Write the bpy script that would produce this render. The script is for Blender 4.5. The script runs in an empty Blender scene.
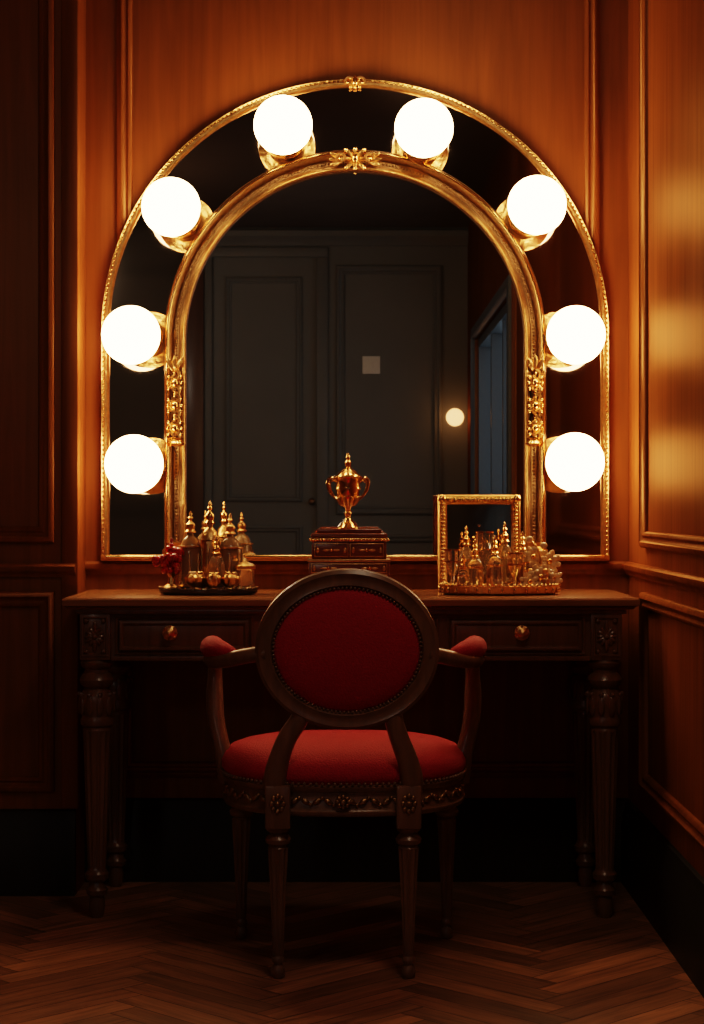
import bpy, bmesh, math, random
from mathutils import Vector, Matrix
random.seed(7)
S = bpy.context.scene
H = 0.979            # camera height
pi = math.pi

# ------------------------------------------------------------------ materials
def base_mat(name):
    m = bpy.data.materials.new(name); m.use_nodes = True
    nt = m.node_tree
    return m, nt, nt.nodes['Principled BSDF']
def pmat(name, col, rough=0.5, metal=0.0, coat=0.0, trans=0.0, ior=1.45, emis=None, es=0.0, bump=0.0, bscale=60, var=0.0, sheen=0.0):
    m, nt, p = base_mat(name)
    p.inputs['Base Color'].default_value = (*col, 1)
    p.inputs['Roughness'].default_value = rough
    p.inputs['Metallic'].default_value = metal
    p.inputs['Coat Weight'].default_value = coat
    p.inputs['Transmission Weight'].default_value = trans
    p.inputs['IOR'].default_value = ior
    p.inputs['Sheen Weight'].default_value = sheen
    if emis:
        p.inputs['Emission Color'].default_value = (*emis, 1)
        p.inputs['Emission Strength'].default_value = es
    if bump or var:
        tc = nt.nodes.new('ShaderNodeTexCoord')
        n = nt.nodes.new('ShaderNodeTexNoise'); n.inputs['Scale'].default_value = bscale
        n.inputs['Detail'].default_value = 4
        nt.links.new(tc.outputs['Object'], n.inputs['Vector'])
        if bump:
            b = nt.nodes.new('ShaderNodeBump'); b.inputs['Strength'].default_value = bump
            b.inputs['Distance'].default_value = 0.01
            nt.links.new(n.outputs['Fac'], b.inputs['Height'])
            nt.links.new(b.outputs['Normal'], p.inputs['Normal'])
        if var:
            r = nt.nodes.new('ShaderNodeValToRGB')
            r.color_ramp.elements[0].position = 0.3; r.color_ramp.elements[1].position = 0.7
            r.color_ramp.elements[0].color = (*[c*(1-var) for c in col], 1)
            r.color_ramp.elements[1].color = (*[min(1, c*(1+var)) for c in col], 1)
            nt.links.new(n.outputs['Fac'], r.inputs['Fac'])
            nt.links.new(r.outputs['Color'], p.inputs['Base Color'])
    return m
def wood(name, c1, c2, rough=0.35, scale=(30, 30, 2.2), coat=0.3, bump=0.08, spec=0.5, tint=None, ior=1.45, warm_gloss=None):
    m, nt, p = base_mat(name)
    tc = nt.nodes.new('ShaderNodeTexCoord')
    mp = nt.nodes.new('ShaderNodeMapping'); mp.inputs['Scale'].default_value = scale
    n = nt.nodes.new('ShaderNodeTexNoise'); n.inputs['Scale'].default_value = 1.0
    n.inputs['Detail'].default_value = 6; n.inputs['Roughness'].default_value = 0.6
    n.inputs['Distortion'].default_value = 0.6
    n2 = nt.nodes.new('ShaderNodeTexNoise'); n2.inputs['Scale'].default_value = 2.3
    n2.inputs['Detail'].default_value = 3
    r = nt.nodes.new('ShaderNodeValToRGB')
    r.color_ramp.elements[0].position = 0.30; r.color_ramp.elements[1].position = 0.68
    r.color_ramp.elements[0].color = (*c1, 1); r.color_ramp.elements[1].color = (*c2, 1)
    mx = nt.nodes.new('ShaderNodeMath'); mx.operation = 'MULTIPLY_ADD'
    mx.inputs[1].default_value = 0.35
    ad = nt.nodes.new('ShaderNodeMath'); ad.operation = 'MULTIPLY'; ad.inputs[1].default_value = 0.65
    L = nt.links.new
    L(tc.outputs['Object'], mp.inputs['Vector']); L(mp.outputs['Vector'], n.inputs['Vector'])
    L(tc.outputs['Object'], n2.inputs['Vector'])
    L(n.outputs['Fac'], ad.inputs[0]); L(n2.outputs['Fac'], mx.inputs[0]); L(ad.outputs[0], mx.inputs[2])
    L(mx.outputs[0], r.inputs['Fac']); L(r.outputs['Color'], p.inputs['Base Color'])
    p.inputs['Roughness'].default_value = rough
    p.inputs['Coat Weight'].default_value = coat
    p.inputs['Coat Roughness'].default_value = 0.22
    p.inputs['Specular IOR Level'].default_value = spec
    p.inputs['IOR'].default_value = ior
    if tint: p.inputs['Specular Tint'].default_value = (*tint, 1)
    b = nt.nodes.new('ShaderNodeBump'); b.inputs['Strength'].default_value = bump; b.inputs['Distance'].default_value = 0.004
    L(n.outputs['Fac'], b.inputs['Height']); L(b.outputs['Normal'], p.inputs['Normal'])
    if warm_gloss:   # gloss with amber put in to warm the lamp reflections: (amount, roughness, colour)
        g = nt.nodes.new('ShaderNodeBsdfAnisotropic'); g.inputs['Color'].default_value = (*warm_gloss[2], 1)
        g.inputs['Roughness'].default_value = warm_gloss[1]
        ms = nt.nodes.new('ShaderNodeMixShader'); ms.inputs[0].default_value = warm_gloss[0]
        L(p.outputs[0], ms.inputs[1]); L(g.outputs[0], ms.inputs[2]); L(b.outputs['Normal'], g.inputs['Normal'])
        L(ms.outputs[0], nt.nodes['Material Output'].inputs['Surface'])
    return m

M_wall = wood('mahogany_panelling', (0.108, 0.029, 0.009), (0.235, 0.068, 0.019), rough=0.6, coat=0.0, spec=0.0, scale=(34, 34, 1.6), warm_gloss=(0.065, 0.36, (1.0, 0.55, 0.26)))
M_base = wood('black_stained_wood', (0.008, 0.006, 0.005), (0.02, 0.013, 0.009), rough=0.5, coat=0.0, spec=0.3)
M_desk = wood('dark_walnut', (0.080, 0.031, 0.014), (0.20, 0.080, 0.034), rough=0.34, scale=(40, 40, 3))
M_desktop = wood('walnut_top_lit', (0.15, 0.058, 0.021), (0.36, 0.145, 0.052), rough=0.26, scale=(3, 40, 40))  # brighter than the desk body: highlight on the top put into the colour
M_chair = wood('chair_walnut', (0.105, 0.046, 0.023), (0.26, 0.118, 0.058), rough=0.34, scale=(45, 45, 6))
M_red = pmat('red_velvet', (0.44, 0.006, 0.020), rough=0.8, bump=0.25, bscale=260, var=0.12)
M_gold = pmat('antique_gold', (0.72, 0.42, 0.17), rough=0.3, metal=1.0, bump=0.25, bscale=90, var=0.18)
M_goldp = pmat('polished_gold', (0.93, 0.58, 0.25), rough=0.16, metal=1.0, bump=0.02, bscale=50)
M_goldd = pmat('dull_bronze', (0.36, 0.21, 0.10), rough=0.38, metal=1.0, bump=0.2, bscale=120, var=0.2)
M_mirror = pmat('mirror_glass', (0.84, 0.82, 0.79), rough=0.012, metal=1.0)
M_band = pmat('smoked_mirror_glass', (0.46, 0.36, 0.28), rough=0.05, metal=1.0)
M_glob = pmat('opal_globe', (1, 0.9, 0.75), rough=0.3, emis=(1.0, 0.61, 0.29), es=13.5)
M_glass = pmat('amber_glass', (0.98, 0.76, 0.45), rough=0.03, trans=0.85, ior=1.45)
M_glassc = pmat('clear_glass', (0.98, 0.88, 0.70), rough=0.02, trans=0.93, ior=1.45)
M_glassd = pmat('smoked_glass', (0.40, 0.25, 0.13), rough=0.06, trans=0.5, ior=1.45)
M_ruby = pmat('ruby_lacquer', (0.40, 0.012, 0.008), rough=0.2, coat=0.6, var=0.3, bscale=80)
M_cream = pmat('cream_porcelain', (0.72, 0.50, 0.27), rough=0.35, coat=0.4, var=0.15, bscale=70)
M_black = pmat('black_lacquer', (0.012, 0.010, 0.010), rough=0.18, coat=0.5, var=0.1)
M_boxw = wood('rosewood', (0.11, 0.026, 0.012), (0.27, 0.075, 0.03), rough=0.25, scale=(6, 50, 50))
M_grey = pmat('grey_painted_panelling', (0.205, 0.202, 0.180), rough=0.5, var=0.06, bscale=3)
M_ceil = pmat('ceiling_plaster', (0.16, 0.11, 0.08), rough=0.8, var=0.08, bscale=4)
M_brown = wood('brown_pilaster_wood', (0.10, 0.04, 0.02), (0.17, 0.07, 0.03), rough=0.4)
M_white = pmat('ivory_plastic', (0.95, 0.88, 0.74), rough=0.4, var=0.03)
M_lampw = pmat('warm_sconce_glass', (1, 0.9, 0.8), rough=0.3, emis=(1.0, 0.45, 0.16), es=2.0)
M_fill_pend = pmat('fill_pendant_glow', (1, 0.95, 0.9), rough=0.3, emis=(1.0, 0.84, 0.68), es=9.0)  # glow of the added fill pendant
M_fill_dome = pmat('fill_dome_glow', (1, 0.95, 0.9), rough=0.3, emis=(1.0, 0.70, 0.45), es=6.0)  # glow of the added overhead fill
M_wframe = pmat('window_paint', (0.10, 0.11, 0.12), rough=0.4, var=0.05)

# ------------------------------------------------------------------ mesh builder
class MB:
    def __init__(s, name):
        s.name = name; s.bm = bmesh.new(); s.mats = []
    def mi(s, m):
        if m not in s.mats: s.mats.append(m)
        return s.mats.index(m)
    def raw(s, vs, fs, mat, M=None):
        k = s.mi(mat)
        bv = [s.bm.verts.new((M @ Vector(v)) if M else Vector(v)) for v in vs]
        for f in fs:
            ids = []
            for i in f:
                if i not in ids: ids.append(i)
            if len(ids) < 3: continue
            try:
                fc = s.bm.faces.new([bv[i] for i in ids]); fc.material_index = k; fc.smooth = True
            except ValueError: pass
    def box(s, x0, x1, y0, y1, z0, z1, mat, bev=0.0, M=None):
        tmp = bmesh.new()
        bmesh.ops.create_cube(tmp, size=1)
        for v in tmp.verts:
            v.co = Vector(((x0+x1)/2 + v.co.x*(x1-x0), (y0+y1)/2 + v.co.y*(y1-y0), (z0+z1)/2 + v.co.z*(z1-z0)))
        if bev: bmesh.ops.bevel(tmp, geom=tmp.edges[:], offset=bev, segments=2, profile=0.5, affect='EDGES')
        tmp.verts.index_update()
        s.raw([v.co.copy() for v in tmp.verts], [[v.index for v in f.verts] for f in tmp.faces], mat, M)
        tmp.free()
    def lathe(s, prof, mat, M=None, seg=28, fl=0, fd=0.1, fr=None, sq=None):
        vs = []; fs = []
        for (r, z) in prof:
            for i in range(seg):
                a = 2*pi*i/seg; rr = r
                if fl and fr and fr[0] <= z <= fr[1]: rr = r*(1 - fd*(0.5+0.5*math.cos(fl*a))**0.6)
                vs.append((rr*math.cos(a)*(sq[0] if sq else 1), rr*math.sin(a)*(sq[1] if sq else 1), z))
        n = len(prof)
        for j in range(n-1):
            for i in range(seg):
                a = j*seg+i; b = j*seg+(i+1) % seg
                fs.append([a, b, b+seg, a+seg])
        fs.append(list(range(seg))[::-1]); fs.append([(n-1)*seg+i for i in range(seg)])
        s.raw(vs, fs, mat, M)
    def ell(s, c, r, mat, R=None, u=12, v=8):
        vs = []; fs = []
        if not isinstance(r, (tuple, list)): r = (r, r, r)
        for j in range(1, v):
            t = pi*j/v
            for i in range(u):
                a = 2*pi*i/u
                vs.append((r[0]*math.sin(t)*math.cos(a), r[1]*math.sin(t)*math.sin(a), r[2]*math.cos(t)))
        top = len(vs); vs.append((0, 0, r[2])); bot = len(vs); vs.append((0, 0, -r[2]))
        for j in range(v-2):
            for i in range(u):
                a = j*u+i; b = j*u+(i+1) % u
                fs.append([a, a+u, b+u, b])
        for i in range(u):
            fs.append([top, i, (i+1) % u]); fs.append([bot, (v-2)*u+(i+1) % u, (v-2)*u+i])
        M = Matrix.Translation(c)
        if R: M = M @ R.to_4x4()
        s.raw(vs, fs, mat, M)
    def tube(s, pts, rad, mat, seg=12, sub=6, M=None, flat=(1, 1), up=Vector((0, 1, 0)), closed=False):
        P = [Vector(p) for p in pts]
        if not isinstance(rad, (list, tuple)): rad = [rad]*len(P)
        Q = []; R = []
        n = len(P)
        rng = n if closed else n-1
        for i in range(rng):
            if closed: p0, p1, p2, p3 = P[i-1], P[i], P[(i+1) % n], P[(i+2) % n]
            else: p0, p1, p2, p3 = P[max(i-1, 0)], P[i], P[i+1], P[min(i+2, n-1)]
            for k in range(sub):
                t = k/sub
                Q.append(0.5*((2*p1)+(-p0+p2)*t+(2*p0-5*p1+4*p2-p3)*t*t+(-p0+3*p1-3*p2+p3)*t**3))
                R.append(rad[i]*(1-t)+rad[(i+1) % n]*t)
        if not closed: Q.append(P[-1]); R.append(rad[-1])
        vs = []; fs = []; m = len(Q)
        for i in range(m):
            if closed: T = (Q[(i+1) % m]-Q[i-1]).normalized()
            else: T = (Q[min(i+1, m-1)]-Q[max(i-1, 0)]).normalized()
            A = T.cross(up)
            if A.length < 1e-3: A = T.cross(Vector((0.1, 0, 1)))
            A.normalize(); B = T.cross(A).normalized()
            for k in range(seg):
                a = 2*pi*k/seg
                vs.append(Q[i]+A*(math.cos(a)*R[i]*flat[0])+B*(math.sin(a)*R[i]*flat[1]))
        for i in range(m if closed else m-1):
            for k in range(seg):
                a = i*seg+k; b = i*seg+(k+1) % seg
                a2 = ((i+1) % m)*seg+k; b2 = ((i+1) % m)*seg+(k+1) % seg
                fs.append([a, b, b2, a2])
        if not closed:
            fs.append(list(range(seg))[::-1]); fs.append([(m-1)*seg+k for k in range(seg)])
        s.raw(vs, fs, mat, M)
    def sweep(s, path, prof, mat, depth=Vector((0, -1, 0)), closed=False, pclosed=True):
        vs = []; fs = []; k = len(prof); n = len(path)
        for (p, o) in path:
            for (u, w) in prof: vs.append(Vector(p)+Vector(o)*u+depth*w)
        for i in range(n if closed else n-1):
            for j in range(k if pclosed else k-1):
                a = i*k+j; b = i*k+(j+1) % k; c = ((i+1) % n)*k
                fs.append([a, b, c+(j+1) % k, c+j])
        if not closed and pclosed:
            fs.append(list(range(k))); fs.append([(n-1)*k+j for j in range(k)][::-1])
        s.raw(vs, fs, mat)
    def rect(s, O, U, V, N, u0, u1, v0, v1, prof, mat):
        """mitred moulding around a rectangle; prof = [(inset, depth)...]"""
        O, U, V, N = Vector(O), Vector(U), Vector(V), Vector(N)
        vs = []; fs = []; k = len(prof)
        for (du, dv) in ((0, 0), (1, 0), (1, 1), (0, 1)):
            for (i, w) in prof:
                uu = (u1-i) if du else (u0+i); vv = (v1-i) if dv else (v0+i)
                vs.append(O+U*uu+V*vv+N*w)
        for c in range(4):
            for j in range(k-1):
                a = c*k+j; d = ((c+1) % 4)*k+j
                fs.append([a, a+1, d+1, d])
        s.raw(vs, fs, mat)
    def finish(s, parent=None, ang=38, bevel=0, sub=0):
        bmesh.ops.recalc_face_normals(s.bm, faces=s.bm.faces[:])
        me = bpy.data.meshes.new(s.name); s.bm.to_mesh(me); s.bm.free()
        for m in s.mats: me.materials.append(m)
        me.set_sharp_from_angle(angle=math.radians(ang))
        o = bpy.data.objects.new(s.name, me); S.collection.objects.link(o)
        if parent: o.parent = parent
        return o
def empty(name, loc=(0, 0, 0)):
    e = bpy.data.objects.new(name, None); S.collection.objects.link(e); return e
def T(x, y, z): return Matrix.Translation((x, y, z))
def orient(p, d):
    return Matrix.Translation(p) @ Vector((0, 0, 1)).rotation_difference(Vector(d).normalized()).to_matrix().to_4x4()

# ------------------------------------------------------------------ room shell
XL, XR, YR, ZC = -2.2, 0.72, -7.0, 2.7
JX, JY = -0.694, -0.18     # projecting left section of the back wall
b = MB('wall_back')
b.box(JX, XR, 0.0, 0.12, 0, ZC, M_wall)
b.box(XL, JX, JY, 0.12, 0, ZC, M_wall)
b.finish()
b = MB('wall_right')
wy0, wy1, wz0, wz1 = -6.3, -3.7, 0.95, 1.95
b.box(XR, XR+0.12, wy1, 0.12, 0, ZC, M_wall)
b.box(XR, XR+0.12, YR, wy0, 0, ZC, M_wall)
b.box(XR, XR+0.12, wy0, wy1, 0, wz0, M_wall)
b.box(XR, XR+0.12, wy0, wy1, wz1, ZC, M_wall)
b.finish()
b = MB('wall_left'); b.box(XL-0.12, XL, YR, 0.12, 0, ZC, M_wall); b.finish()
DX0, DX1, DZ = -0.90, -0.20, 2.53
b = MB('wall_rear')
b.box(XL-0.12, DX0, YR-0.12, YR, 0, ZC, M_grey); b.box(DX1, XR+0.12, YR-0.12, YR, 0, ZC, M_grey); b.box(DX0, DX1, YR-0.12, YR, DZ, ZC, M_grey)
b.finish()
b = MB('ceiling'); b.box(XL-0.12, XR+0.12, YR-0.12, 0.12, ZC, ZC+0.1, M_ceil); b.finish()

# herringbone floor
M_floor, nt, p = base_mat('herringbone_oak')
at = nt.nodes.new('ShaderNodeAttribute'); at.attribute_name = 'plank'
uvn = nt.nodes.new('ShaderNodeUVMap'); uvn.uv_map = 'UVMap'
mp = nt.nodes.new('ShaderNodeMapping'); mp.inputs['Scale'].default_value = (5, 70, 1)
nz = nt.nodes.new('ShaderNodeTexNoise'); nz.inputs['Scale'].default_value = 1; nz.inputs['Detail'].default_value = 6; nz.inputs['Distortion'].default_value = 0.8
rp = nt.nodes.new('ShaderNodeValToRGB')
rp.color_ramp.elements[0].color = (0.45, 0.42, 0.40, 1); rp.color_ramp.elements[1].color = (1, 1, 1, 1)
rp.color_ramp.elements[0].position = 0.3; rp.color_ramp.elements[1].position = 0.65
mm = nt.nodes.new('ShaderNodeMix'); mm.data_type = 'RGBA'; mm.blend_type = 'MULTIPLY'; mm.inputs[0].default_value = 1
L = nt.links.new
L(uvn.outputs[0], mp.inputs[0]); L(mp.outputs[0], nz.inputs['Vector']); L(nz.outputs['Fac'], rp.inputs['Fac'])
L(at.outputs['Color'], mm.inputs[6]); L(rp.outputs['Color'], mm.inputs[7]); L(mm.outputs[2], p.inputs['Base Color'])
p.inputs['Roughness'].default_value = 0.36; p.inputs['Coat Weight'].default_value = 0.15
bp = nt.nodes.new('ShaderNodeBump'); bp.inputs['Strength'].default_value = 0.25; bp.inputs['Distance'].default_value = 0.003
L(nz.outputs['Fac'], bp.inputs['Height']); L(bp.outputs['Normal'], p.inputs['Normal'])
bm = bmesh.new(); uvl = bm.loops.layers.uv.new('UVMap'); cl = bm.loops.layers.float_color.new('plank')
W = 0.066; n = 6
c45 = math.cos(pi/4)
def addplank(x0, y0, x1, y1, horiz):
    g = 0.0012/W
    cs = [(x0+g, y0+g), (x1-g, y0+g), (x1-g, y1-g), (x0+g, y1-g)]
    pts = []
    for (x, y) in cs:
        X = (x*c45 - y*c45)*W - 0.7; Y = (x*c45 + y*c45)*W - 3.5
        pts.append((X, Y))
    mx = sum(q[0] for q in pts)/4; my = sum(q[1] for q in pts)/4
    if not (XL-0.3 < mx < XR+0.3 and YR-0.3 < my < 0.3): return
    vv = [bm.verts.new((q[0], q[1], 0)) for q in pts]
    f = bm.faces.new(vv)
    k = random.uniform(0.55, 1.25)*(1.1 if horiz else 0.9); h = random.uniform(-0.01, 0.01)
    col = (0.42*k+h, 0.180*k, 0.082*k, 1)
    ox, oy = random.uniform(0, 50), random.uniform(0, 50)
    for lp, (x, y) in zip(f.loops, cs):
        a, c = ((x-x0)*W, (y-y0)*W) if horiz else ((y-y0)*W, (x-x0)*W)
        lp[uvl].uv = (a+ox, c+oy); lp[cl] = col
for y in range(-110, 110):
    for x in range(-110, 110):
        if (x-y) % (2*n) == 0: addplank(x, y, x+n, y+1, True)
        if (x-y) % (2*n) == 2*n-1: addplank(x, y, x+1, y+n, False)
for co, no in (((XL, 0, 0), (-1, 0, 0)), ((XR, 0, 0), (1, 0, 0)), ((0, YR, 0), (0, -1, 0)), ((0, 0, 0), (0, 1, 0))):
    bmesh.ops.bisect_plane(bm, geom=bm.verts[:]+bm.edges[:]+bm.faces[:], plane_co=co, plane_no=no, clear_outer=True)
r = bmesh.ops.create_cube(bm, size=1)
for v in r['verts']:
    v.co = Vector(((XL+XR)/2+v.co.x*(XR-XL+0.24), (YR)/2+v.co.y*(abs(YR)+0.24), -0.0515+v.co.z*0.1))
for f in bm.faces:
    if any(abs(v.co.z) > 1e-4 for v in f.verts):
        for lp in f.loops: lp[cl] = (0.012, 0.006, 0.004, 1)
me = bpy.data.meshes.new('floor'); bm.to_mesh(me); bm.free(); me.materials.append(M_floor)
o = bpy.data.objects.new('floor', me); S.collection.objects.link(o)

# mouldings
PM = [(0, 0), (0, 0.012), (0.006, 0.018), (0.013, 0.019), (0.018, 0.012), (0.024, 0.010), (0.030, 0.014), (0.036, 0.011), (0.040, 0.003), (0.040, 0)]
def railprof(z0, z1, d):   # list (depth, z)
    h = z1-z0
    return [(0, z0), (d*0.4, z0), (d*0.5, z0+h*0.2), (d*0.8, z0+h*0.35), (d, z0+h*0.5), (d, z0+h*0.8), (d*0.7, z0+h*0.9), (d*0.6, z1), (0, z1)]
def run(b, p0, p1, N, prof, mat):
    vs = []; fs = []; k = len(prof)
    for p in (p0, p1):
        for (d, z) in prof: vs.append((p[0]+N[0]*d, p[1]+N[1]*d, z))
    for j in range(k): fs.append([j, (j+1) % k, k+(j+1) % k, k+j])
    fs.append(list(range(k))); fs.append([k+j for j in range(k)][::-1])
    b.raw(vs, fs, mat)
X_, Y_, Z_ = (1, 0, 0), (0, 1, 0), (0, 0, 1)
CR = railprof(0.798, 0.832, 0.018)
def basep(d): return [(0, 0.0), (d, 0.0), (d, 0.15), (d*0.8, 0.158), (d*0.8, 0.175), (d*0.45, 0.19), (d*0.35, 0.21), (0, 0.215)]
# back wall (bay)
b = MB('trim_1')
b.rect((0, 0, 0), X_, Z_, (0, -1, 0), -0.612, 0.645, 0.90, 2.6, PM, M_wall)
b.rect((0, 0, 0), X_, Z_, (0, -1, 0), -0.612, 0.645, 0.27, 0.76, PM, M_wall)
run(b, (JX, 0), (XR, 0), (0, -1), CR, M_wall)
b.finish()
# projecting left section
b = MB('trim_2')
for x0, x1 in ((-1.40, -0.748), (-2.12, -1.46)):
    b.rect((0, JY, 0), X_, Z_, (0, -1, 0), x0, x1, 0.885, 2.6, PM, M_wall)
    b.rect((0, JY, 0), X_, Z_, (0, -1, 0), x0, x1, 0.258, 0.762, PM, M_wall)
run(b, (XL, JY), (JX, JY), (0, -1), CR, M_wall)
b.box(JX-0.036, JX+0.006, JY-0.008, JY+0.03, 0.216, ZC, M_wall, bev=0.003)
b.finish()
# right wall
b = MB('trim_3')
for y0, y1 in ((-1.75, -0.30), (-3.5, -1.88)):
    b.rect((XR, 0, 0), Y_, Z_, (-1, 0, 0), y0, y1, 0.875, 2.6, PM, M_wall)
    b.rect((XR, 0, 0), Y_, Z_, (-1, 0, 0), y0, y1, 0.285, 0.765, PM, M_wall)
run(b, (XR, YR), (XR, 0), (-1, 0), CR, M_wall)
b.finish()
b = MB('trim_4')   # rear wall panelling
for x0, x1, z0, z1 in ((-0.10, 0.56, 0.92, 2.47), (-0.10, 0.56, 0.25, 0.8), (-2.1, -1.05, 0.92, 2.47)):
    b.rect((0, YR, 0), X_, Z_, (0, 1, 0), x0, x1, z0, z1, [(i*1.4, d*1.5) for i, d in PM], M_grey)
run(b, (XL, YR), (-1.02, YR), (0, 1), railprof(2.59, 2.7, 0.08), M_grey)
run(b, (-1.02, YR), (XR, YR), (0, 1), railprof(2.59, 2.7, 0.08), M_grey)
b.box(-1.05, -0.92, YR, YR+0.06, 0, 2.58, M_brown, bev=0.004)
b.finish()
for nm, p0, p1, N in (('baseboard_back', (JX, 0), (XR, 0), (0, -1)), ('baseboard_back_left', (XL, JY), (JX, JY), (0, -1)),
                      ('baseboard_right', (XR, YR), (XR, 0), (-1, 0)), ('baseboard_left', (XL, YR), (XL, JY), (1, 0)),
                      ('baseboard_rear', (-0.14, YR), (XR, YR), (0, 1))):
    b = MB(nm); run(b, p0, p1, N, basep(0.022), M_base); b.finish()
# rear door, set in its opening; the casing is on the room side
b = MB('door_1')
b.box(DX0+0.003, DX1-0.003, YR-0.06, YR-0.015, 0.002, DZ-0.003, M_grey)
for z0, z1 in ((1.0, 2.4), (0.15, 0.85)):
    b.rect((0, YR-0.015, 0), X_, Z_, (0, 1, 0), -0.79, -0.31, z0, z1, PM, M_grey)
b.ell((-0.25, YR+0.02, 1.0), 0.022, M_goldd)
b.finish()
b = MB('trim_5')   # door casing
for (x0, x1) in ((DX0-0.02, DX0+0.03), (DX1-0.02, DX1+0.05)):
    b.box(x0, x1, YR-0.0, YR+0.028, 0, DZ-0.01, M_grey, bev=0.006)
b.box(DX0-0.02, DX1+0.05, YR, YR+0.032, DZ-0.01, DZ+0.05, M_grey, bev=0.006)
b.finish()
# window in right wall
b = MB('window_1')
b.box(XR+0.02, XR+0.10, wy0, wy0+0.05, wz0, wz1, M_wframe); b.box(XR+0.02, XR+0.10, wy1-0.05, wy1, wz0, wz1, M_wframe)
b.box(XR+0.02, XR+0.10, wy0+0.05, wy1-0.05, wz0, wz0+0.05, M_wframe); b.box(XR+0.02, XR+0.10, wy0+0.05, wy1-0.05, wz1-0.05, wz1, M_wframe)
for y in (-5.4, -4.6): b.box(XR+0.03, XR+0.09, y-0.03, y+0.03, wz0+0.05, wz1-0.05, M_wframe)
b.rect((XR, 0, 0), Y_, Z_, (-1, 0, 0), wy0-0.06, wy1+0.06, wz0-0.06, wz1+0.06, [(0, 0), (0, 0.02), (0.05, 0.025), (0.06, 0.01), (0.06, 0)], M_wframe)
b.finish()
b = MB('light_switch')
b.box(0.065, 0.175, YR, YR+0.012, 1.795, 1.905, M_white, bev=0.003)
b.box(0.105, 0.135, YR+0.012, YR+0.018, 1.825, 1.875, M_white, bev=0.002)
b.finish()
b = MB('wall_sconce')
b.lathe([(0, 0), (0.04, 0), (0.042, 0.01), (0.02, 0.02), (0.012, 0.05), (0.025, 0.06), (0.0, 0.065)], M_gold, orient((0.635, YR, 1.52), (0, 1, 0)))
b.ell((0.635, YR+0.11, 1.52), 0.055, M_lampw, u=20, v=14)
b.finish()
b = MB('fill_pendant')  # added out of view as fill for the chair and rear room
b.lathe([(0, 2.7), (0.06, 2.7), (0.055, 2.67), (0.008, 2.66), (0.008, 2.30), (0.04, 2.29), (0.045, 2.26), (0, 2.26)][::-1], M_goldd, T(-1.45, -4.8, 0))
b.ell((-1.45, -4.8, 2.14), 0.13, M_fill_pend, u=24, v=16)
b.finish()
b = MB('fill_ceiling_dome')  # unseen dome, added to lift the floor, chair back and desk front
b.lathe([(0, 2.60), (0.12, 2.61), (0.22, 2.64), (0.26, 2.675), (0, 2.676)], M_fill_dome, T(0.35, -2.25, 0), seg=48)
b.lathe([(0, 2.675), (0.285, 2.675), (0.285, 2.70), (0, 2.70)], M_goldd, T(0.35, -2.25, 0), seg=48)
b.finish()

# ------------------------------------------------------------------ mirror
mir = empty('arched_vanity_mirror')
MX, ZB = 0.008, 0.846
def arch(a, zs, zb, n=72):
    P = []
    for i in range(7): P.append(((MX-a, 0, zb+(zs-zb)*i/7), (-1, 0, 0)))
    for i in range(n+1):
        t = pi - pi*i/n
        P.append(((MX+a*math.cos(t), 0, zs+a*math.sin(t)), (math.cos(t), 0, math.sin(t))))
    for i in range(1, 8): P.append(((MX+a, 0, zs+(zb-zs)*i/7), (1, 0, 0)))
    return P
AO, ZSO, AI, ZSI = 0.645, 1.425, 0.463, 1.404
b = MB('glass')
def plate(a, zs, zb, yf, yb, mat, m_side):
    P = [Vector(p) for p, o in arch(a, zs, zb)]
    n = len(P)
    vs = [(p.x, yf, p.z) for p in P]
    b.raw(vs, [list(range(n))], mat)
    vs2 = vs + [(p.x, yb, p.z) for p in P]
    b.raw(vs2, [[i, (i+1) % n, n+(i+1) % n, n+i] for i in range(n)], m_side)
plate(AO, ZSO, ZB, -0.026, 0.0, M_band, M_goldd)
plate(AI, ZSI, ZB, -0.032, -0.026, M_mirror, M_goldd)
b.finish(parent=mir)
b = MB('frame')
def circ(u0, w0, r, k=10, ph=0): return [(u0+r*math.cos(2*pi*i/k+ph), w0+r*math.sin(2*pi*i/k+ph)) for i in range(k)]
b.sweep(arch(AO, ZSO, ZB), [(-0.008, 0.024), (-0.008, 0.034), (-0.003, 0.040), (0.003, 0.040), (0.007, 0.034), (0.012, 0.036), (0.014, 0.028), (0.014, 0.0), (-0.004, 0.0)], M_gold)
b.sweep(arch(AI, ZSI, ZB), [(-0.026, 0.03), (-0.026, 0.045), (-0.018, 0.050), (-0.010, 0.046), (-0.006, 0.034), (0.006, 0.034), (0.010, 0.052), (0.018, 0.060), (0.027, 0.055), (0.031, 0.044), (0.031, 0.024)], M_goldd)
b.sweep(arch(AI, ZSI, ZB), circ(-0.020, 0.050, 0.0040), M_gold)
b.sweep(arch(AI, ZSI, ZB), circ(0.022, 0.058, 0.0046), M_goldp)
def walk(P, step):
    out = []; acc = 0; pts = [(Vector(p), Vector(o)) for p, o in P]
    for (p, o), (q, o2) in zip(pts, pts[1:]):
        d = (q-p).length; t = step-acc
        while t < d:
            out.append((p.lerp(q, t/d), o.lerp(o2, t/d))); t += step
        acc = d-(t-step)
    return out
for p, o in walk(arch(AI, ZSI, ZB), 0.009):
    b.ell(p+Vector((0, -0.035, 0)), (0.0034, 0.003, 0.0034), M_goldd, u=8, v=5)
for p, o in walk(arch(AO, ZSO, ZB), 0.012):
    b.ell(p+o*0.007+Vector((0, -0.035, 0)), 0.0036, M_goldp, u=6, v=5)
b.box(MX-AO-0.014, MX+AO+0.014, -0.038, 0.0, ZB-0.012, ZB+0.004, M_gold, bev=0.003)
b.tube([(MX-AO, -0.038, ZB-0.001), (MX+AO, -0.038, ZB-0.001)], 0.005, M_goldp, sub=1)
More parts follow.
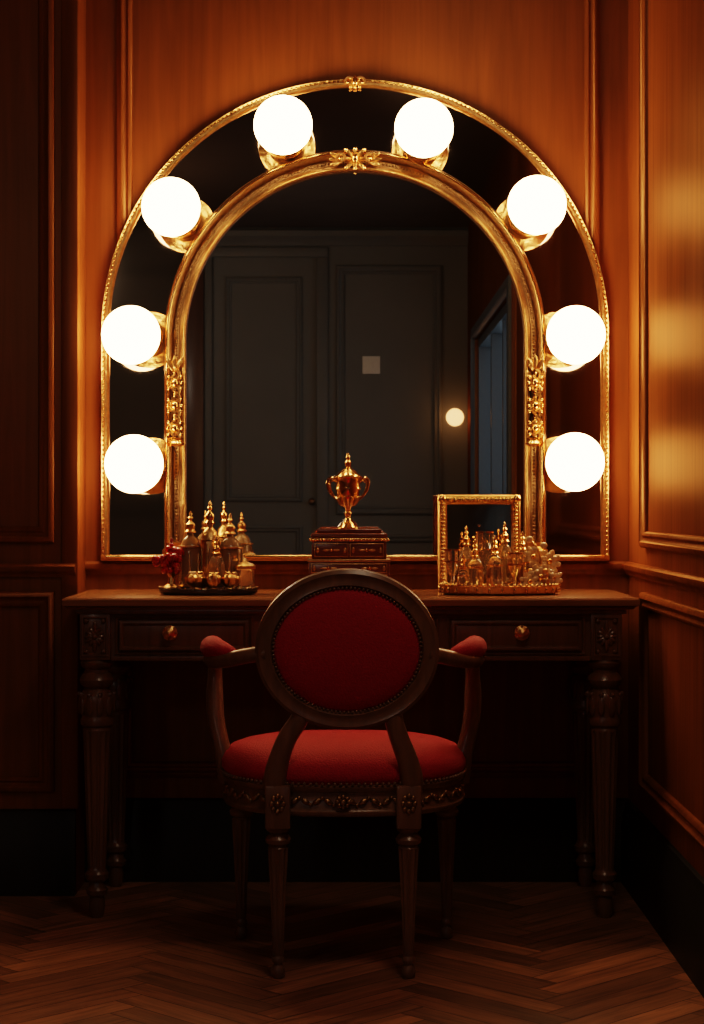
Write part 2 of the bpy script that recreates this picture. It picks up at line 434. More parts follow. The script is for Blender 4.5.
def leaf(c, ang, l, w, mat, tilt=0.35, y=-1):
    """leaf lying in XZ plane, pointing along ang"""
    R = Matrix.Rotation(-ang+pi/2, 3, 'Y') @ Matrix.Rotation(tilt, 3, 'X')
    d = Vector((math.cos(ang), 0, math.sin(ang)))
    b.ell(Vector(c)+d*l*0.55, (w, w*0.6, l*0.6), mat, R, u=8, v=6)
def cluster(c, sx, sz, mat=M_gold):
    c = Vector(c)
    b.ell(c+Vector((0, -0.008, 0)), (0.010, 0.011, 0.012), M_goldp)
    for k in range(8):
        a = k*pi/4; l = 0.55*math.hypot(sx*math.cos(a), sz*math.sin(a))
        leaf(c, a, l, 0.006, mat)
        b.ell(c+Vector((math.cos(a)*l*1.15, -0.004, math.sin(a)*l*1.15)), 0.005, M_goldp, u=8, v=6)
    for sgn in (-1, 1):   # scrolls
        pts = []
        for i in range(9):
            t = i/8*1.6*pi; r = 0.016*(1-i/10)
            if sx > sz: q = Vector((sgn*(sx*0.75-0.012)+sgn*r*math.cos(t), -0.006, r*math.sin(t)))
            else: q = Vector((r*math.sin(t), -0.006, sgn*(sz*0.75-0.012)+sgn*r*math.cos(t)))
            pts.append(c+q)
        b.tube(pts, 0.004, mat, seg=6, sub=2)
cluster((MX, -0.058, ZSI+AI+0.004), 0.062, 0.040)
for sg in (-1, 1):
    for k in range(3): leaf((MX+sg*0.030, -0.058, ZSI+AI+0.003), (0 if sg > 0 else pi)+(k-1)*0.45, 0.034, 0.006, M_gold)
cluster((MX, -0.040, ZSO+AO+0.002), 0.03, 0.02)
for sx in (-1, 1):
    xx = MX+sx*(AI+0.002)
    for dz in (-0.062, 0.0, 0.062):
        cluster((xx, -0.056, 1.235+dz*0.95), 0.028, 0.04)
    b.lathe([(0.0, 0), (0.02, 0), (0.026, 0.008), (0.02, 0.016), (0.024, 0.022), (0, 0.022)], M_goldp, T(xx, -0.05, 1.13))
    for k in range(3): leaf((xx, -0.058, 1.32), pi/2+(k-1)*0.5, 0.04, 0.008, M_gold)
    b.lathe([(0, 0), (0.035, 0), (0.035, 0.02), (0.026, 0.03), (0.03, 0.04), (0, 0.04)], M_gold, T(xx, -0.035, ZB-0.004))
b.finish(parent=mir)
def px(x, y, dist, Y): return Vector(((x-352)*dist/1917, Y, H+(505-y)*dist/1917))
globes = [((283, 125), (287, 149)), ((424, 128), (420, 152)), ((171, 207), (187, 225)), ((537, 205), (522, 223)),
          ((131, 335), (151, 340)), ((576, 335), (558, 340)), ((134, 464), (153, 466)), ((575, 462), (558, 465))]
for i, (g, q) in enumerate(globes):
    G = px(*g, 4.85, -0.15); B = px(*q, 4.975, -0.026)
    d = (G-B); dl = d.length; ax = d.normalized()
    b = MB('globe_lamp_%d' % (i+1))
    b.lathe([(0, 0), (0.071, 0), (0.073, 0.005), (0.065, 0.010), (0.054, 0.012), (0.046, 0.02), (0, 0.02)], M_gold, orient(B, (0, -1, 0)), seg=36)
    b.lathe([(0.03, 0.0), (0.040, 0.010), (0.046, 0.022), (0.058, dl-0.070), (0.064, dl-0.050), (0.067, dl-0.040), (0.062, dl-0.034), (0.0, dl-0.036)], M_goldp, orient(B, ax), seg=36)
    b.ell(G, 0.0745, M_glob, u=32, v=20)
    b.finish(parent=mir)

# ------------------------------------------------------------------ desk
desk = empty('vanity_desk')
b = MB('desk_top')
P = [(0.0, 0.733), (0.010, 0.733), (0.014, 0.738), (0.022, 0.742), (0.024, 0.747), (0.024, 0.756), (0.020, 0.760), (0.0, 0.760)]
x0, x1, y0, y1 = -0.657, 0.652, -0.478, -0.022
b.box(x0+0.001, x1-0.001, y0+0.001, y1, 0.7335, 0.7597, M_desktop)
vs = []; fs = []; k = len(P)
for (cx, cy, sx, sy) in ((x0, y1, -1, 0), (x0, y0, -1, -1), (x1, y0, 1, -1), (x1, y1, 1, 0)):
    for (d, z) in P: vs.append((cx+sx*d, cy+sy*d, z))
for c in range(3):
    for j in range(k): fs.append([c*k+j, c*k+(j+1) % k, (c+1)*k+(j+1) % k, (c+1)*k+j])
fs.append(list(range(k))); fs.append([3*k+j for j in range(k)])
b.raw(vs, fs, M_desktop)
b.box(-0.650, 0.647, -0.484, -0.03, 0.722, 0.7335, M_desk, bev=0.003)
b.finish(parent=desk)
b = MB('apron')
LX0, LX1, LYF, LYB = -0.606, 0.600, -0.445, -0.075
za, zb_ = 0.617, 0.722
yf = -0.470
b.box(LX0, LX1, yf+0.004, yf+0.03, za, zb_, M_desk)
b.box(LX0, LX1, -0.075, -0.055, za, zb_, M_desk)
for x in (LX0, LX1): b.box(x-0.02, x+0.02, LYF, LYB, za, zb_, M_desk)
for x in (LX0, LX1):
    for y in (LYF, LYB): b.box(x-0.036, x+0.036, y-0.036, y+0.036, za-0.004, zb_, M_desk, bev=0.002)
drs = ((-0.560, -0.235), (-0.215, 0.205), (0.225, 0.552))
for (a, c) in drs:
    b.rect((0, yf+0.004, 0), X_, Z_, (0, -1, 0), a, c, za+0.008, zb_-0.006, [(0, 0), (0, 0.004), (0.003, 0.006), (0.006, 0.004), (0.008, 0.0)], M_desk)
    b.box(a+0.010, c-0.010, yf-0.004, yf+0.01, za+0.018, zb_-0.016, M_desk, bev=0.002)
    b.rect((0, yf-0.004, 0), X_, Z_, (0, -1, 0), a+0.012, c-0.012, za+0.020, zb_-0.018, [(0, 0), (0, 0.005), (0.004, 0.006), (0.008, 0.003), (0.010, 0)], M_desk)
b.box(LX0+0.036, LX1-0.036, yf-0.004, yf+0.02, za-0.006, za+0.005, M_desk, bev=0.002)
for x in (LX0, LX1):
    yb = LYF-0.036
    b.rect((0, yb, 0), X_, Z_, (0, -1, 0), x-0.031, x+0.031, za+0.006, zb_-0.006, [(0, 0), (0, 0.004), (0.004, 0.004), (0.006, 0)], M_desk)
    zc = (za+zb_)/2
    b.ell((x, yb-0.004, zc), 0.008, M_desk)
    for kk in range(12):
        a = kk*pi/6; l = 0.024 if kk % 3 else 0.036
        if abs(math.cos(a)) > 0.9: l = 0.022
        d = Vector((math.cos(a), 0, math.sin(a)))
        b.ell(Vector((x, yb-0.002, zc))+d*l*0.55, (0.0055, 0.006, l*0.5), M_desk, Matrix.Rotation(-a+pi/2, 3, 'Y'), u=8, v=6)
    for dz in (-1, 1):
        for dx in (-1, 1): b.ell((x+dx*0.02, yb-0.002, zc+dz*0.036), (0.006, 0.005, 0.006), M_desk, u=8, v=6)
for kx in (-0.430, 0.401):
    zc = 0.677
    b.lathe([(0, 0), (0.017, 0), (0.018, 0.003), (0.011, 0.006), (0.006, 0.008), (0.006, 0.014), (0.011, 0.018), (0.012, 0.024), (0.007, 0.028), (0, 0.029)], M_gold, orient((kx, yf-0.004, zc), (0, -1, 0)))
    for kk in range(8):
        a = kk*pi/4
        b.ell((kx+0.015*math.cos(a), yf-0.007, zc+0.015*math.sin(a)), 0.004, M_gold, u=8, v=5)
b.finish(parent=desk)
legp = [(0.0, 0), (0.013, 0), (0.017, 0.008), (0.020, 0.03), (0.017, 0.05), (0.024, 0.056), (0.026, 0.066), (0.020, 0.074), (0.018, 0.085), (0.027, 0.092), (0.029, 0.104), (0.023, 0.112),
        (0.0215, 0.118), (0.0225, 0.125), (0.026, 0.22), (0.030, 0.34), (0.0335, 0.43), (0.034, 0.445), (0.031, 0.452), (0.038, 0.458), (0.040, 0.468), (0.036, 0.476),
        (0.035, 0.48), (0.040, 0.50), (0.042, 0.525), (0.036, 0.535), (0.028, 0.545), (0.038, 0.553), (0.041, 0.565), (0.036, 0.576), (0.029, 0.582), (0.029, 0.590), (0.037, 0.597), (0.039, 0.606), (0.034, 0.613), (0.0, 0.6135)]
i = 1
for x in (LX0, LX1):
    for y in (LYF, LYB):
        b = MB('leg_%d' % i); i += 1
        b.lathe(legp, M_desk, T(x, y, 0), seg=84, fl=12, fd=0.17, fr=(0.12, 0.44))
        for kk in range(10):
            a = kk*2*pi/10
            d = Vector((math.cos(a), math.sin(a), 0))
            b.ell(Vector((x, y, 0.505))+d*0.040, (0.009, 0.005, 0.024), M_desk, Matrix.Rotation(a-pi/2, 3, 'Z'), u=8, v=6)
            b.ell(Vector((x, y, 0.531))+d*0.041, (0.006, 0.005, 0.006), M_desk, u=6, v=5)
        b.finish(parent=desk)

# ------------------------------------------------------------------ chair
ch = empty('armchair')
CX = -0.018
def seat_outline(n=72, grow=0.0):
    P = []
    for i in range(n):
        t = 2*pi*i/n; c, s_ = math.cos(t), math.sin(t); e = 2/2.5
        x = (0.262+grow)*math.copysign(abs(c)**e, c); y = (0.222+grow)*math.copysign(abs(s_)**e, s_)
        x *= 1+0.10*(y/0.222)
        P.append(Vector((CX+x, -0.838+y, 0)))
    return P
b = MB('seat')
def ringstack(levels, mat, top=True):
    vs = []; fs = []; n = 72
    for g, z in levels: vs += [p+Vector((0, 0, z)) for p in seat_outline(n, g)]
    for j in range(len(levels)-1):
        for i in range(n): fs.append([j*n+i, j*n+(i+1) % n, (j+1)*n+(i+1) % n, (j+1)*n+i])
    fs.append(list(range(n))[::-1]); fs.append([(len(levels)-1)*n+i for i in range(n)])
    b.raw(vs, fs, mat)
ringstack([(-0.02, 0.337), (-0.004, 0.337), (0.0, 0.341), (0.0, 0.347), (-0.005, 0.351), (-0.006, 0.386), (0.0, 0.39), (0.002, 0.398), (-0.004, 0.403), (-0.02, 0.403)], M_chair)
ringstack([(-0.012, 0.40), (-0.003, 0.404), (0.003, 0.414), (0.003, 0.428), (-0.004, 0.442), (-0.018, 0.455), (-0.045, 0.466), (-0.085, 0.475), (-0.13, 0.480), (-0.18, 0.482), (-0.21, 0.4825)], M_red)
SO = seat_outline(72, -0.004)
def along(P, step):
    out = []; n = len(P); acc = 0
    for i in range(n):
        p, q = P[i], P[(i+1) % n]; d = (q-p).length; t = step-acc
        while t < d: out.append((p.lerp(q, t/d), (q-p).normalized())); t += step
        acc = d-(t-step)
    return out
for k, (p, t) in enumerate(along(SO, 0.024)):
    ang = math.atan2(t.y, t.x)
    Rz = Matrix.Rotation(ang, 3, 'Z')
    sg = 1 if k % 2 else -1
    b.ell(p+Vector((0, 0, 0.368)), (0.011, 0.005, 0.006), M_goldd, Rz @ Matrix.Rotation(sg*0.6, 3, 'Y'), u=8, v=6)
    b.ell(p+t*0.011+Vector((0, 0, 0.368-sg*0.007)), (0.0045, 0.004, 0.0045), M_goldd, u=6, v=5)
for p, t in along(seat_outline(72, 0.003), 0.0125):
    b.ell(p+Vector((0, 0, 0.405)), 0.0038, M_chair, u=6, v=5)
for kk in range(8):
    a = kk*pi/4; b.ell((CX+0.012*math.cos(a), -1.062, 0.369+0.010*math.sin(a)), 0.0055, M_goldd, u=8, v=6)
b.ell((CX, -1.066, 0.369), 0.007, M_goldd)
b.finish(parent=ch, ang=50)
clp = [(0, 0), (0.010, 0), (0.014, 0.004), (0.0155, 0.014), (0.012, 0.024), (0.009, 0.028), (0.013, 0.034), (0.0135, 0.040), (0.010, 0.046), (0.0115, 0.050), (0.014, 0.12), (0.018, 0.20), (0.0215, 0.262), (0.0215, 0.27), (0.018, 0.275), (0.025, 0.280), (0.027, 0.288), (0.022, 0.296), (0.017, 0.300), (0.024, 0.306), (0.026, 0.312), (0.0, 0.313)]
i = 1
legs = [(-0.135, -1.030), (0.135, -1.030), (-0.232, -0.668), (0.232, -0.668)]
for (lx, ly) in legs:
    b = MB('leg_%d' % i); i += 1
    b.lathe(clp, M_chair, T(CX+lx, ly, 0), seg=60, fl=10, fd=0.2, fr=(0.055, 0.262))
    near = ly < -0.9
    yy = ly-0.006 if near else ly
    b.box(CX+lx-0.026, CX+lx+0.026, yy-0.026, yy+0.024, 0.312, 0.402 if near else 0.39, M_chair, bev=0.004)
    for kk in range(8):
        a = kk*pi/4; b.ell((CX+lx+0.012*math.cos(a), yy-0.027, 0.365+0.016*math.sin(a)), (0.005, 0.004, 0.006), M_goldd, u=8, v=6)
    b.ell((CX+lx, yy-0.028, 0.365), 0.006, M_goldd)
    b.finish(parent=ch)
lean = math.radians(-7)
OC = Vector((CX+0.008, -1.078, 0.684))
RB = T(*OC) @ Matrix.Rotation(-lean, 4, 'X')
def ov(a, c, z_=0, n=72): return [(Vector((a*math.cos(2*pi*i/n), 0, c*math.sin(2*pi*i/n))), Vector((c*math.cos(2*pi*i/n), 0, a*math.sin(2*pi*i/n))).normalized()) for i in range(n)]
b = MB('back')
fp = [(-0.017, -0.012), (-0.017, 0.010), (-0.012, 0.016), (-0.004, 0.013), (0.004, 0.013), (0.012, 0.017), (0.019, 0.012), (0.019, -0.012), (0.010, -0.018), (-0.010, -0.018)]
b.sweep(ov(0.169, 0.147), fp, M_chair, closed=True)
for sg in (1, -1):
    vs = []; fs = []; n = 64
    lv = [(1.0, 0.004), (0.985, 0.012), (0.94, 0.018), (0.8, 0.026), (0.55, 0.033), (0.25, 0.037)]
    for f_, w in lv:
        for q in range(n):
            t = 2*pi*q/n; vs.append((0.153*f_*math.cos(t), -sg*w*0.75, 0.130*f_*math.sin(t)))
    for j in range(len(lv)-1):
        for q in range(n): fs.append([j*n+q, j*n+(q+1) % n, (j+1)*n+(q+1) % n, (j+1)*n+q])
    fs.append([(len(lv)-1)*n+q for q in range(n)])
    b.raw(vs, fs, M_red)
for sg in (1, -1):
    for p, t in along([p for p, o in ov(0.151, 0.129)], 0.0085):
        b.ell(p+Vector((0, -sg*0.013, 0)), 0.0032, M_chair, u=6, v=5)
for v in b.bm.verts: v.co = RB @ v.co
for sg in (-1, 1):
    ocx = OC.x
    b.tube([(CX+sg*0.140, -1.038, 0.385), (CX+sg*0.141, -1.045, 0.415), (CX+sg*0.132, -1.052, 0.455), (CX+sg*0.115, -1.058, 0.50), (ocx+sg*0.095, -1.062, 0.546), (ocx+sg*0.102, -1.064, 0.573)],
           [0.024, 0.024, 0.0215, 0.020, 0.019, 0.010], M_chair, flat=(1.0, 0.8))
    b.tube([(ocx+sg*0.165, -1.075, 0.676), (CX+sg*0.195, -1.066, 0.670), (CX+sg*0.235, -1.035, 0.660), (CX+sg*0.268, -0.98, 0.652), (CX+sg*0.282, -0.90, 0.648), (CX+sg*0.286, -0.82, 0.644), (CX+sg*0.286, -0.765, 0.638), (CX+sg*0.286, -0.745, 0.622), (CX+sg*0.286, -0.757, 0.610)],
           [0.019, 0.019, 0.019, 0.019, 0.019, 0.018, 0.018, 0.015, 0.010], M_chair, up=Vector((0, 0, 1)), flat=(1.0, 0.85))
    b.tube([(CX+sg*0.284, -0.775, 0.635), (CX+sg*0.284, -0.772, 0.60), (CX+sg*0.284, -0.782, 0.56), (CX+sg*0.280, -0.80, 0.51), (CX+sg*0.268, -0.815, 0.46), (CX+sg*0.258, -0.82, 0.42), (CX+sg*0.254, -0.82, 0.375)],
           [0.015, 0.016, 0.019, 0.019, 0.018, 0.021, 0.020], M_chair)
b.finish(parent=ch, ang=50)
b = MB('arm_pads')
for sg in (-1, 1):
    b.tube([(CX+sg*0.222, -1.045, 0.668), (CX+sg*0.232, -1.036, 0.672), (CX+sg*0.252, -1.005, 0.674), (CX+sg*0.270, -0.96, 0.675), (CX+sg*0.281, -0.89, 0.674), (CX+sg*0.285, -0.83, 0.670), (CX+sg*0.285, -0.808, 0.666), (CX+sg*0.285, -0.800, 0.662)],
           [0.006, 0.015, 0.023, 0.027, 0.028, 0.026, 0.020, 0.008], M_red, up=Vector((0, 0, 1)), flat=(0.95, 0.9), seg=16)
b.finish(parent=ch, ang=60)

# ------------------------------------------------------------------ desk-top objects
ZD = 0.760
def star_finial(b, x, y, z, mat, s=1.0):
    b.lathe([(0, 0), (0.006*s, 0), (0.003*s, 0.004*s), (0.007*s, 0.010*s), (0.003*s, 0.015*s), (0.004*s, 0.02*s), (0.0, 0.028*s)], mat, T(x, y, z), seg=12)
tx, ty = -0.352, -0.30
b = MB('perfume_set_on_oval_tray')
b.lathe([(0, 0), (0.108, 0), (0.118, 0.003), (0.122, 0.010), (0.122, 0.014), (0.116, 0.016), (0.112, 0.012), (0, 0.012)], M_black, T(tx, ty, ZD), seg=64, sq=(1, 0.6))
for kk in range(56):
    a = kk*2*pi/56
    b.ell((tx+0.120*math.cos(a), ty+0.072*math.sin(a), ZD+0.017), 0.0026, M_goldd, u=6, v=5)
z0 = ZD+0.012
def bottle(b, x, y, z, r, h, glass, cap, n=0.35, fin=True, rings=True, sq=None):
    b.lathe([(0, 0), (r*0.8, 0), (r, h*0.06), (r*1.02, h*0.35), (r*0.95, h*0.6), (r*0.7, h*0.74), (r*n, h*0.80), (r*n, h*0.86), (0, h*0.86)], glass, T(x, y, z), seg=24, sq=sq)
    b.lathe([(0, 0), (r*n*1.5, 0), (r*n*1.6, h*0.02), (r*n*1.1, h*0.05), (r*n*1.4, h*0.09), (r*n*1.3, h*0.13), (r*n*0.5, h*0.17), (0, h*0.18)], cap, T(x, y, z+h*0.84), seg=18)
    if rings:
        for f_ in (0.04, 0.62): b.lathe([(r*0.9, 0), (r*1.08, 0.001), (r*1.08, 0.004), (r*0.9, 0.005)], cap, T(x, y, z+h*f_), seg=24)
        for kk in range(8):
            a = kk*pi/4
            b.ell((x+r*1.03*math.cos(a), y+r*1.03*math.sin(a), z+h*0.33), (0.0030, 0.0030, h*0.22), cap, u=6, v=6)
    if fin: star_finial(b, x, y, z+h*1.0, cap, 1.0)
bottle(b, -0.398, -0.275, z0, 0.029, 0.165, M_glassd, M_gold, n=0.30)
bottle(b, -0.349, -0.285, z0, 0.026, 0.190, M_gold, M_goldp, n=0.30)
bottle(b, -0.300, -0.275, z0, 0.030, 0.160, M_glassd, M_gold, n=0.30)
bottle(b, -0.330, -0.322, z0, 0.021, 0.105, M_glass, M_goldp, rings=False)
for (x, y, r, h) in ((-0.262, -0.305, 0.024, 0.068), (-0.278, -0.250, 0.02, 0.08)):
    b.lathe([(0, 0), (r, 0), (r, h*0.7), (r*0.9, h*0.74), (0, h*0.74)], M_glassc, T(x, y, z0), seg=24)
    b.lathe([(0, 0), (r*1.08, 0), (r*1.1, h*0.12), (r*0.8, h*0.2), (r*0.2, h*0.26), (0, h*0.3)], M_gold, T(x, y, z0+h*0.74), seg=24)
for (x, y, r) in ((-0.380, -0.333, 0.028), (-0.335, -0.352, 0.018), (-0.296, -0.338, 0.024)):
    b.lathe([(0, 0), (r*0.6, 0), (r*0.5, 0.006), (r*0.95, 0.018), (r*1.05, 0.030), (r*0.98, 0.032), (r*0.8, 0.037), (r*0.4, 0.041), (0, 0.043)], M_gold, T(x, y, z0), seg=48, fl=10, fd=0.15, fr=(0.01, 0.033))
    for kk in range(7):
        a = kk*2*pi/7; b.ell((x+r*0.5*math.cos(a), y+r*0.5*math.sin(a), z0+0.040), r*0.22, random.choice([M_goldp, M_cream]), u=8, v=6)
# ruby coral ornament
b.lathe([(0, 0), (0.020, 0), (0.022, 0.006), (0.010, 0.014), (0.006, 0.03), (0.012, 0.04), (0.0, 0.045)], M_gold, T(-0.442, -0.305, z0), seg=20)
for kk in range(8):
    a = kk*pi/4; e = random.uniform(0.5, 1.3); r = 0.036
    p0 = Vector((-0.442, -0.305, z0+0.035)); d = Vector((math.cos(a)*math.cos(e), math.sin(a)*math.cos(e)*0.7, math.sin(e)*1.8))
    p1 = p0+d*r*0.6+Vector((0.004, 0, 0)); p2 = p0+d*r
    b.tube([p0, p1, p2], [0.006, 0.005, 0.004], M_ruby, seg=8, sub=3)
    for q in range(4):
        b.ell(p2+Vector((random.uniform(-0.010, 0.010), random.uniform(-0.008, 0.008), random.uniform(-0.016, 0.008))), random.uniform(0.006, 0.010), M_ruby, u=8, v=6)
for kk in range(14):
    b.ell((-0.442+random.uniform(-0.022, 0.022), -0.312+random.uniform(-0.012, 0.012), z0+random.uniform(0.045, 0.085)), random.uniform(0.007, 0.011), M_ruby, u=8, v=6)
star_finial(b, -0.442, -0.305, z0+0.100, M_ruby, 1.0)
b.finish()

# jewellery box
b = MB('jewelry_box')
bx0, bx1, by0, by1 = -0.106, 0.092, -0.335, -0.205
z = ZD
for x in (bx0+0.006, bx1-0.006):
    for y in (by0+0.006, by1-0.006): b.ell((x, y, z+0.007), (0.009, 0.009, 0.007), M_gold)
b.box(bx0-0.003, bx1+0.003, by0-0.003, by1+0.003, z+0.012, z+0.020, M_gold, bev=0.002)
b.box(bx0, bx1, by0, by1, z+0.020, z+0.080, M_boxw, bev=0.002)
b.box(bx0-0.003, bx1+0.003, by0-0.003, by1+0.003, z+0.080, z+0.087, M_gold, bev=0.002)
b.box(bx0+0.008, bx1-0.008, by0+0.008, by1-0.008, z+0.087, z+0.130, M_boxw, bev=0.002)
b.box(bx0+0.002, bx1-0.002, by0+0.002, by1-0.002, z+0.130, z+0.138, M_gold, bev=0.002)
b.box(bx0+0.006, bx1-0.006, by0+0.006, by1-0.006, z+0.138, z+0.150, M_boxw, bev=0.004)
b.box(bx0+0.020, bx1-0.020, by0+0.020, by1-0.020, z+0.150, z+0.160, M_boxw, bev=0.002)
for (yy, a, c, e, f_) in ((by0, bx0+0.006, bx1-0.006, z+0.025, z+0.050), (by0, bx0+0.006, bx1-0.006, z+0.053, z+0.077), (by0+0.008, bx0+0.014, (bx0+bx1)/2-0.002, z+0.092, z+0.126), (by0+0.008, (bx0+bx1)/2+0.002, bx1-0.014, z+0.092, z+0.126)):
    b.rect((0, yy, 0), X_, Z_, (0, -1, 0), a, c, e, f_, [(0, 0), (0, 0.002), (0.002, 0.003), (0.003, 0)], M_gold)
    cx_, cz_ = (a+c)/2, (e+f_)/2
    for xo in ((-0.05, 0.05) if c-a > 0.1 else (0,)):
        b.ell((cx_+xo, yy-0.004, cz_), 0.0045, M_goldp, u=10, v=8)
        for sg in (-1, 1): b.ell((cx_+xo+sg*0.012, yy-0.001, cz_), (0.009, 0.002, 0.003), M_gold, u=8, v=6)
    for sg in (-1, 1): b.ell((cx_+sg*((c-a)/2-0.008), yy-0.001, cz_), (0.004, 0.002, 0.007), M_gold, u=8, v=6)
for kk in range(24):
    b.ell((bx0+(bx1-bx0)*(kk+0.5)/24, by0-0.001, z+0.134), 0.003, M_goldp, u=6, v=5)
b.finish()
# trophy
b = MB('trophy_cup')
zt = ZD+0.160; X0 = -0.010; Y0 = -0.27
MT = T(X0, Y0, zt) @ Matrix.Diagonal((0.96, 0.96, 1.04, 1))
b.lathe([(0, 0), (0.027, 0), (0.028, 0.004), (0.024, 0.008), (0.022, 0.010), (0.018, 0.014), (0.009, 0.020), (0.006, 0.028), (0.009, 0.034), (0.010, 0.038), (0.006, 0.043), (0.009, 0.050), (0.020, 0.062), (0.028, 0.078), (0.031, 0.094), (0.031, 0.108), (0.034, 0.120), (0.036, 0.123), (0.034, 0.126),
         (0.028, 0.130), (0.020, 0.138), (0.009, 0.143), (0.005, 0.147), (0.008, 0.153), (0.009, 0.158), (0.004, 0.164), (0.006, 0.170), (0.003, 0.176), (0, 0.182)], M_goldp, MT, seg=36)
b.lathe([(0.030, 0.094), (0.034, 0.095), (0.034, 0.098), (0.030, 0.099)], M_goldp, MT, seg=36)
for sg in (-1, 1):
    b.tube([(sg*0.030, 0, 0.114), (sg*0.042, 0, 0.122), (sg*0.052, 0, 0.114), (sg*0.050, 0, 0.095), (sg*0.038, 0, 0.078), (sg*0.024, 0, 0.070)],
           [0.004, 0.0035, 0.004, 0.0035, 0.003, 0.004], M_goldp, seg=8, M=MT)
for kk in range(10):
    a = kk*2*pi/10
    b.ell((X0+0.022*math.cos(a), Y0+0.022*math.sin(a), zt+0.068), (0.004, 0.004, 0.014), M_gold, Matrix.Rotation(a, 3, 'Z') @ Matrix.Rotation(0.55, 3, 'Y'), u=8, v=6)
b.finish()

# right: gilt table mirror
b = MB('gilded_table_mirror')
fx0, fx1, fz0, fz1 = 0.216, 0.424, 0.0, 0.245
tl = math.radians(-5)
MF = T(0, -0.185, ZD) @ Matrix.Rotation(tl, 4, 'X')
s_ = 0.024
b.rect((0, 0, 0), X_, Z_, (0, -1, 0), fx0, fx1, fz0, fz1, [(0, -0.004), (0, 0.008), (0.004, 0.013), (0.009, 0.010), (0.014, 0.012), (0.020, 0.009), (s_, 0.003), (s_, 0)], M_gold)
for kk in range(22):
    for zz in (fz0+0.012, fz1-0.012): b.ell((fx0+(fx1-fx0)*(kk+0.5)/22, -0.012, zz), (0.0045, 0.003, 0.006), M_goldp, u=6, v=5)
for kk in range(26):
    for xx in (fx0+0.012, fx1-0.012): b.ell((xx, -0.012, fz0+(fz1-fz0)*(kk+0.5)/26), (0.006, 0.003, 0.0045), M_goldp, u=6, v=5)
for xx in (fx0+0.010, fx1-0.010):
    for zz in (fz0+0.010, fz1-0.010): b.ell((xx, -0.010, zz), (0.011, 0.007, 0.011), M_goldp, u=10, v=6)
b.box(fx0+0.02, fx1-0.02, -0.002, 0.004, fz0+0.02, fz1-0.02, M_band)
b.box(fx0+0.002, fx1-0.002, 0.004, 0.010, fz0+0.002, fz1-0.002, M_boxw)
for v in b.bm.verts: v.co = MF @ v.co
b.tube([(0.32, -0.170, ZD+0.17), (0.32, -0.11, ZD+0.003)], 0.005, M_goldd, sub=1)
b.finish()
# right tray with glassware
b = MB('glass_perfume_bottles_on_tray')
tx, ty = 0.362, -0.295
b.lathe([(0, 0), (0.130, 0), (0.142, 0.004), (0.146, 0.012), (0.148, 0.022), (0.144, 0.023), (0.140, 0.013), (0.13, 0.010), (0, 0.010)], M_gold, T(tx, ty, ZD), seg=64, sq=(1, 0.55))
for kk in range(60):
    a = kk*2*pi/60
    b.ell((tx+0.146*math.cos(a), ty+0.080*math.sin(a), ZD+0.024), 0.004, M_goldp, u=6, v=5)
    if kk % 2: b.ell((tx+0.147*math.cos(a), ty+0.081*math.sin(a), ZD+0.012), (0.004, 0.004, 0.007), M_goldp, u=6, v=5)
z0 = ZD+0.010
spec = [(-0.115, -0.008, 0.021, 0.115, M_glassc), (-0.080, 0.022, 0.020, 0.145, M_glass), (-0.062, -0.030, 0.021, 0.11, M_glass), (-0.035, 0.015, 0.022, 0.165, M_glassc),
        (-0.014, -0.032, 0.020, 0.12, M_glassc), (0.014, 0.020, 0.022, 0.155, M_glass), (0.036, -0.020, 0.020, 0.105, M_glass), (-0.092, -0.042, 0.015, 0.07, M_glassc), (0.058, 0.022, 0.018, 0.13, M_glassc)]
for q, (dx, dy, r, h, g) in enumerate(spec):
    if q % 3 == 0:
        b.lathe([(0, 0), (r*0.8, 0), (r*0.85, 0.003), (r*0.3, 0.008), (r*0.25, h*0.3), (r*0.7, h*0.42), (r*1.0, h*0.65), (r*1.02, h*0.85), (0, h*0.85)], g, T(tx+dx, ty+dy, z0), seg=20)
        b.lathe([(r*0.9, 0), (r*1.08, 0), (r*1.08, 0.004), (r*0.9, 0.004)], M_goldp, T(tx+dx, ty+dy, z0+h*0.85), seg=20)
        b.lathe([(r*0.9, 0), (r*1.06, 0), (r*1.06, 0.003), (r*0.9, 0.003)], M_goldp, T(tx+dx, ty+dy, z0+h*0.60), seg=20)
    else:
        bottle(b, tx+dx, ty+dy, z0, r, h*0.9, g, M_goldp, rings=False)
        b.lathe([(r*0.9, 0), (r*1.05, 0.001), (r*1.05, 0.004), (r*0.9, 0.005)], M_goldp, T(tx+dx, ty+dy, z0+h*0.1), seg=20)
        b.lathe([(r*0.9, 0), (r*1.05, 0.001), (r*1.05, 0.003), (r*0.9, 0.004)], M_goldp, T(tx+dx, ty+dy, z0+h*0.5), seg=20)
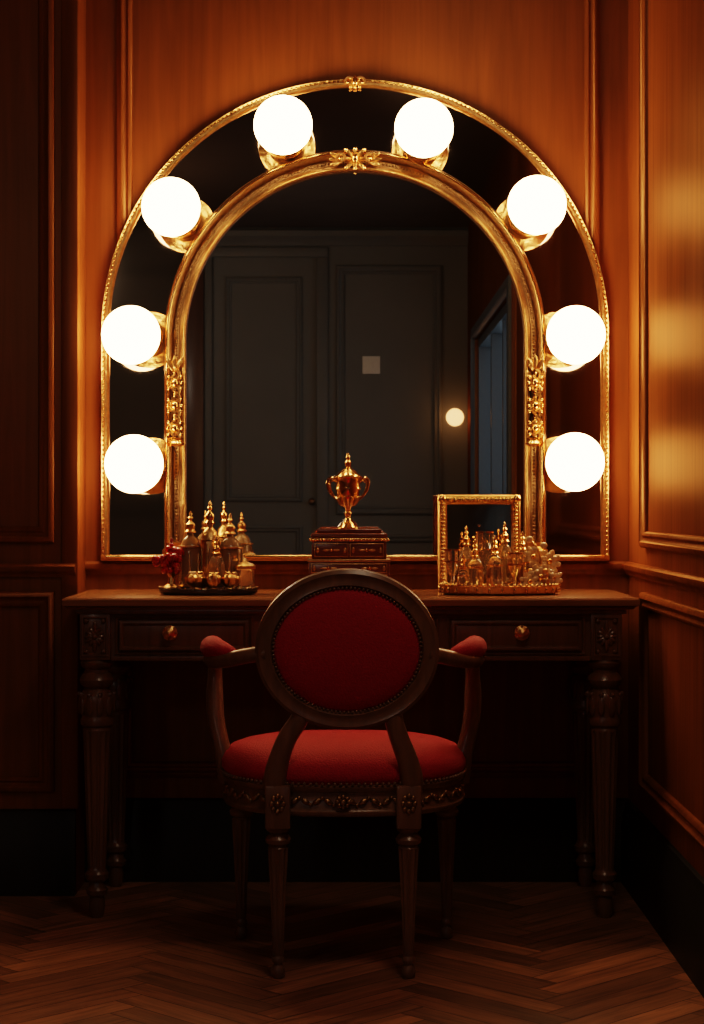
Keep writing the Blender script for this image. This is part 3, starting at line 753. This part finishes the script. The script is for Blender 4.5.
for (cx_, cy_, cz_, s__) in ((0.460, -0.322, z0+0.032, 1.1), (0.485, -0.29, z0+0.070, 0.95), (0.432, -0.335, z0+0.022, 0.8), (0.446, -0.28, z0+0.082, 0.85), (0.492, -0.310, z0+0.030, 0.8)):
    b.ell((cx_, cy_-0.004, cz_), 0.008*s__, M_goldp, u=8, v=6)
    for ring_, cnt, rr, tl_ in ((0, 6, 0.013, 0.5), (1, 8, 0.022, 1.0)):
        for kk in range(cnt):
            a = kk*2*pi/cnt+ring_*0.3
            R = Matrix.Rotation(a, 3, 'Y') @ Matrix.Rotation(tl_*0.5, 3, 'X')
            b.ell(Vector((cx_, cy_, cz_))+Vector((rr*s__*math.sin(a), 0.006*ring_, rr*s__*math.cos(a))), (0.008*s__, 0.004*s__, 0.011*s__), M_cream, R, u=8, v=6)
for kk in range(36):
    b.ell((0.465+random.uniform(-0.045, 0.03), -0.295+random.uniform(-0.035, 0.03), z0+random.uniform(0.0, 0.05)), random.uniform(0.006, 0.012), random.choice([M_cream, M_gold, M_goldp]), u=8, v=6)
b.tube([(0.46, -0.30, z0), (0.465, -0.30, z0+0.05), (0.455, -0.30, z0+0.10), (0.435, -0.30, z0+0.125)], [0.004, 0.003, 0.003, 0.002], M_gold, seg=6)
for (x, zz) in ((0.435, 0.125), (0.470, 0.11), (0.447, 0.10)): b.ell((x, -0.30, z0+zz), (0.010, 0.006, 0.008), M_cream, u=8, v=6)
b.finish()

# ------------------------------------------------------------------ light / world / camera
w = bpy.data.worlds.new('dusk_sky'); S.world = w; w.use_nodes = True
bg = w.node_tree.nodes['Background']; bg.inputs[0].default_value = (0.38, 0.50, 0.60, 1); bg.inputs[1].default_value = 0.55
cam = bpy.data.cameras.new('camera'); co = bpy.data.objects.new('camera', cam); S.collection.objects.link(co)
cam.sensor_fit = 'VERTICAL'; cam.sensor_height = 36; cam.lens = 1917/1024*36
co.location = (0, -5.0, H); co.rotation_euler = (pi/2, 0, 0)
cam.shift_y = -7/1024
cam.clip_start = 0.05; cam.clip_end = 100
S.camera = co
S.view_settings.view_transform = 'Filmic'
S.view_settings.look = 'Medium High Contrast'
S.view_settings.exposure = 0.8
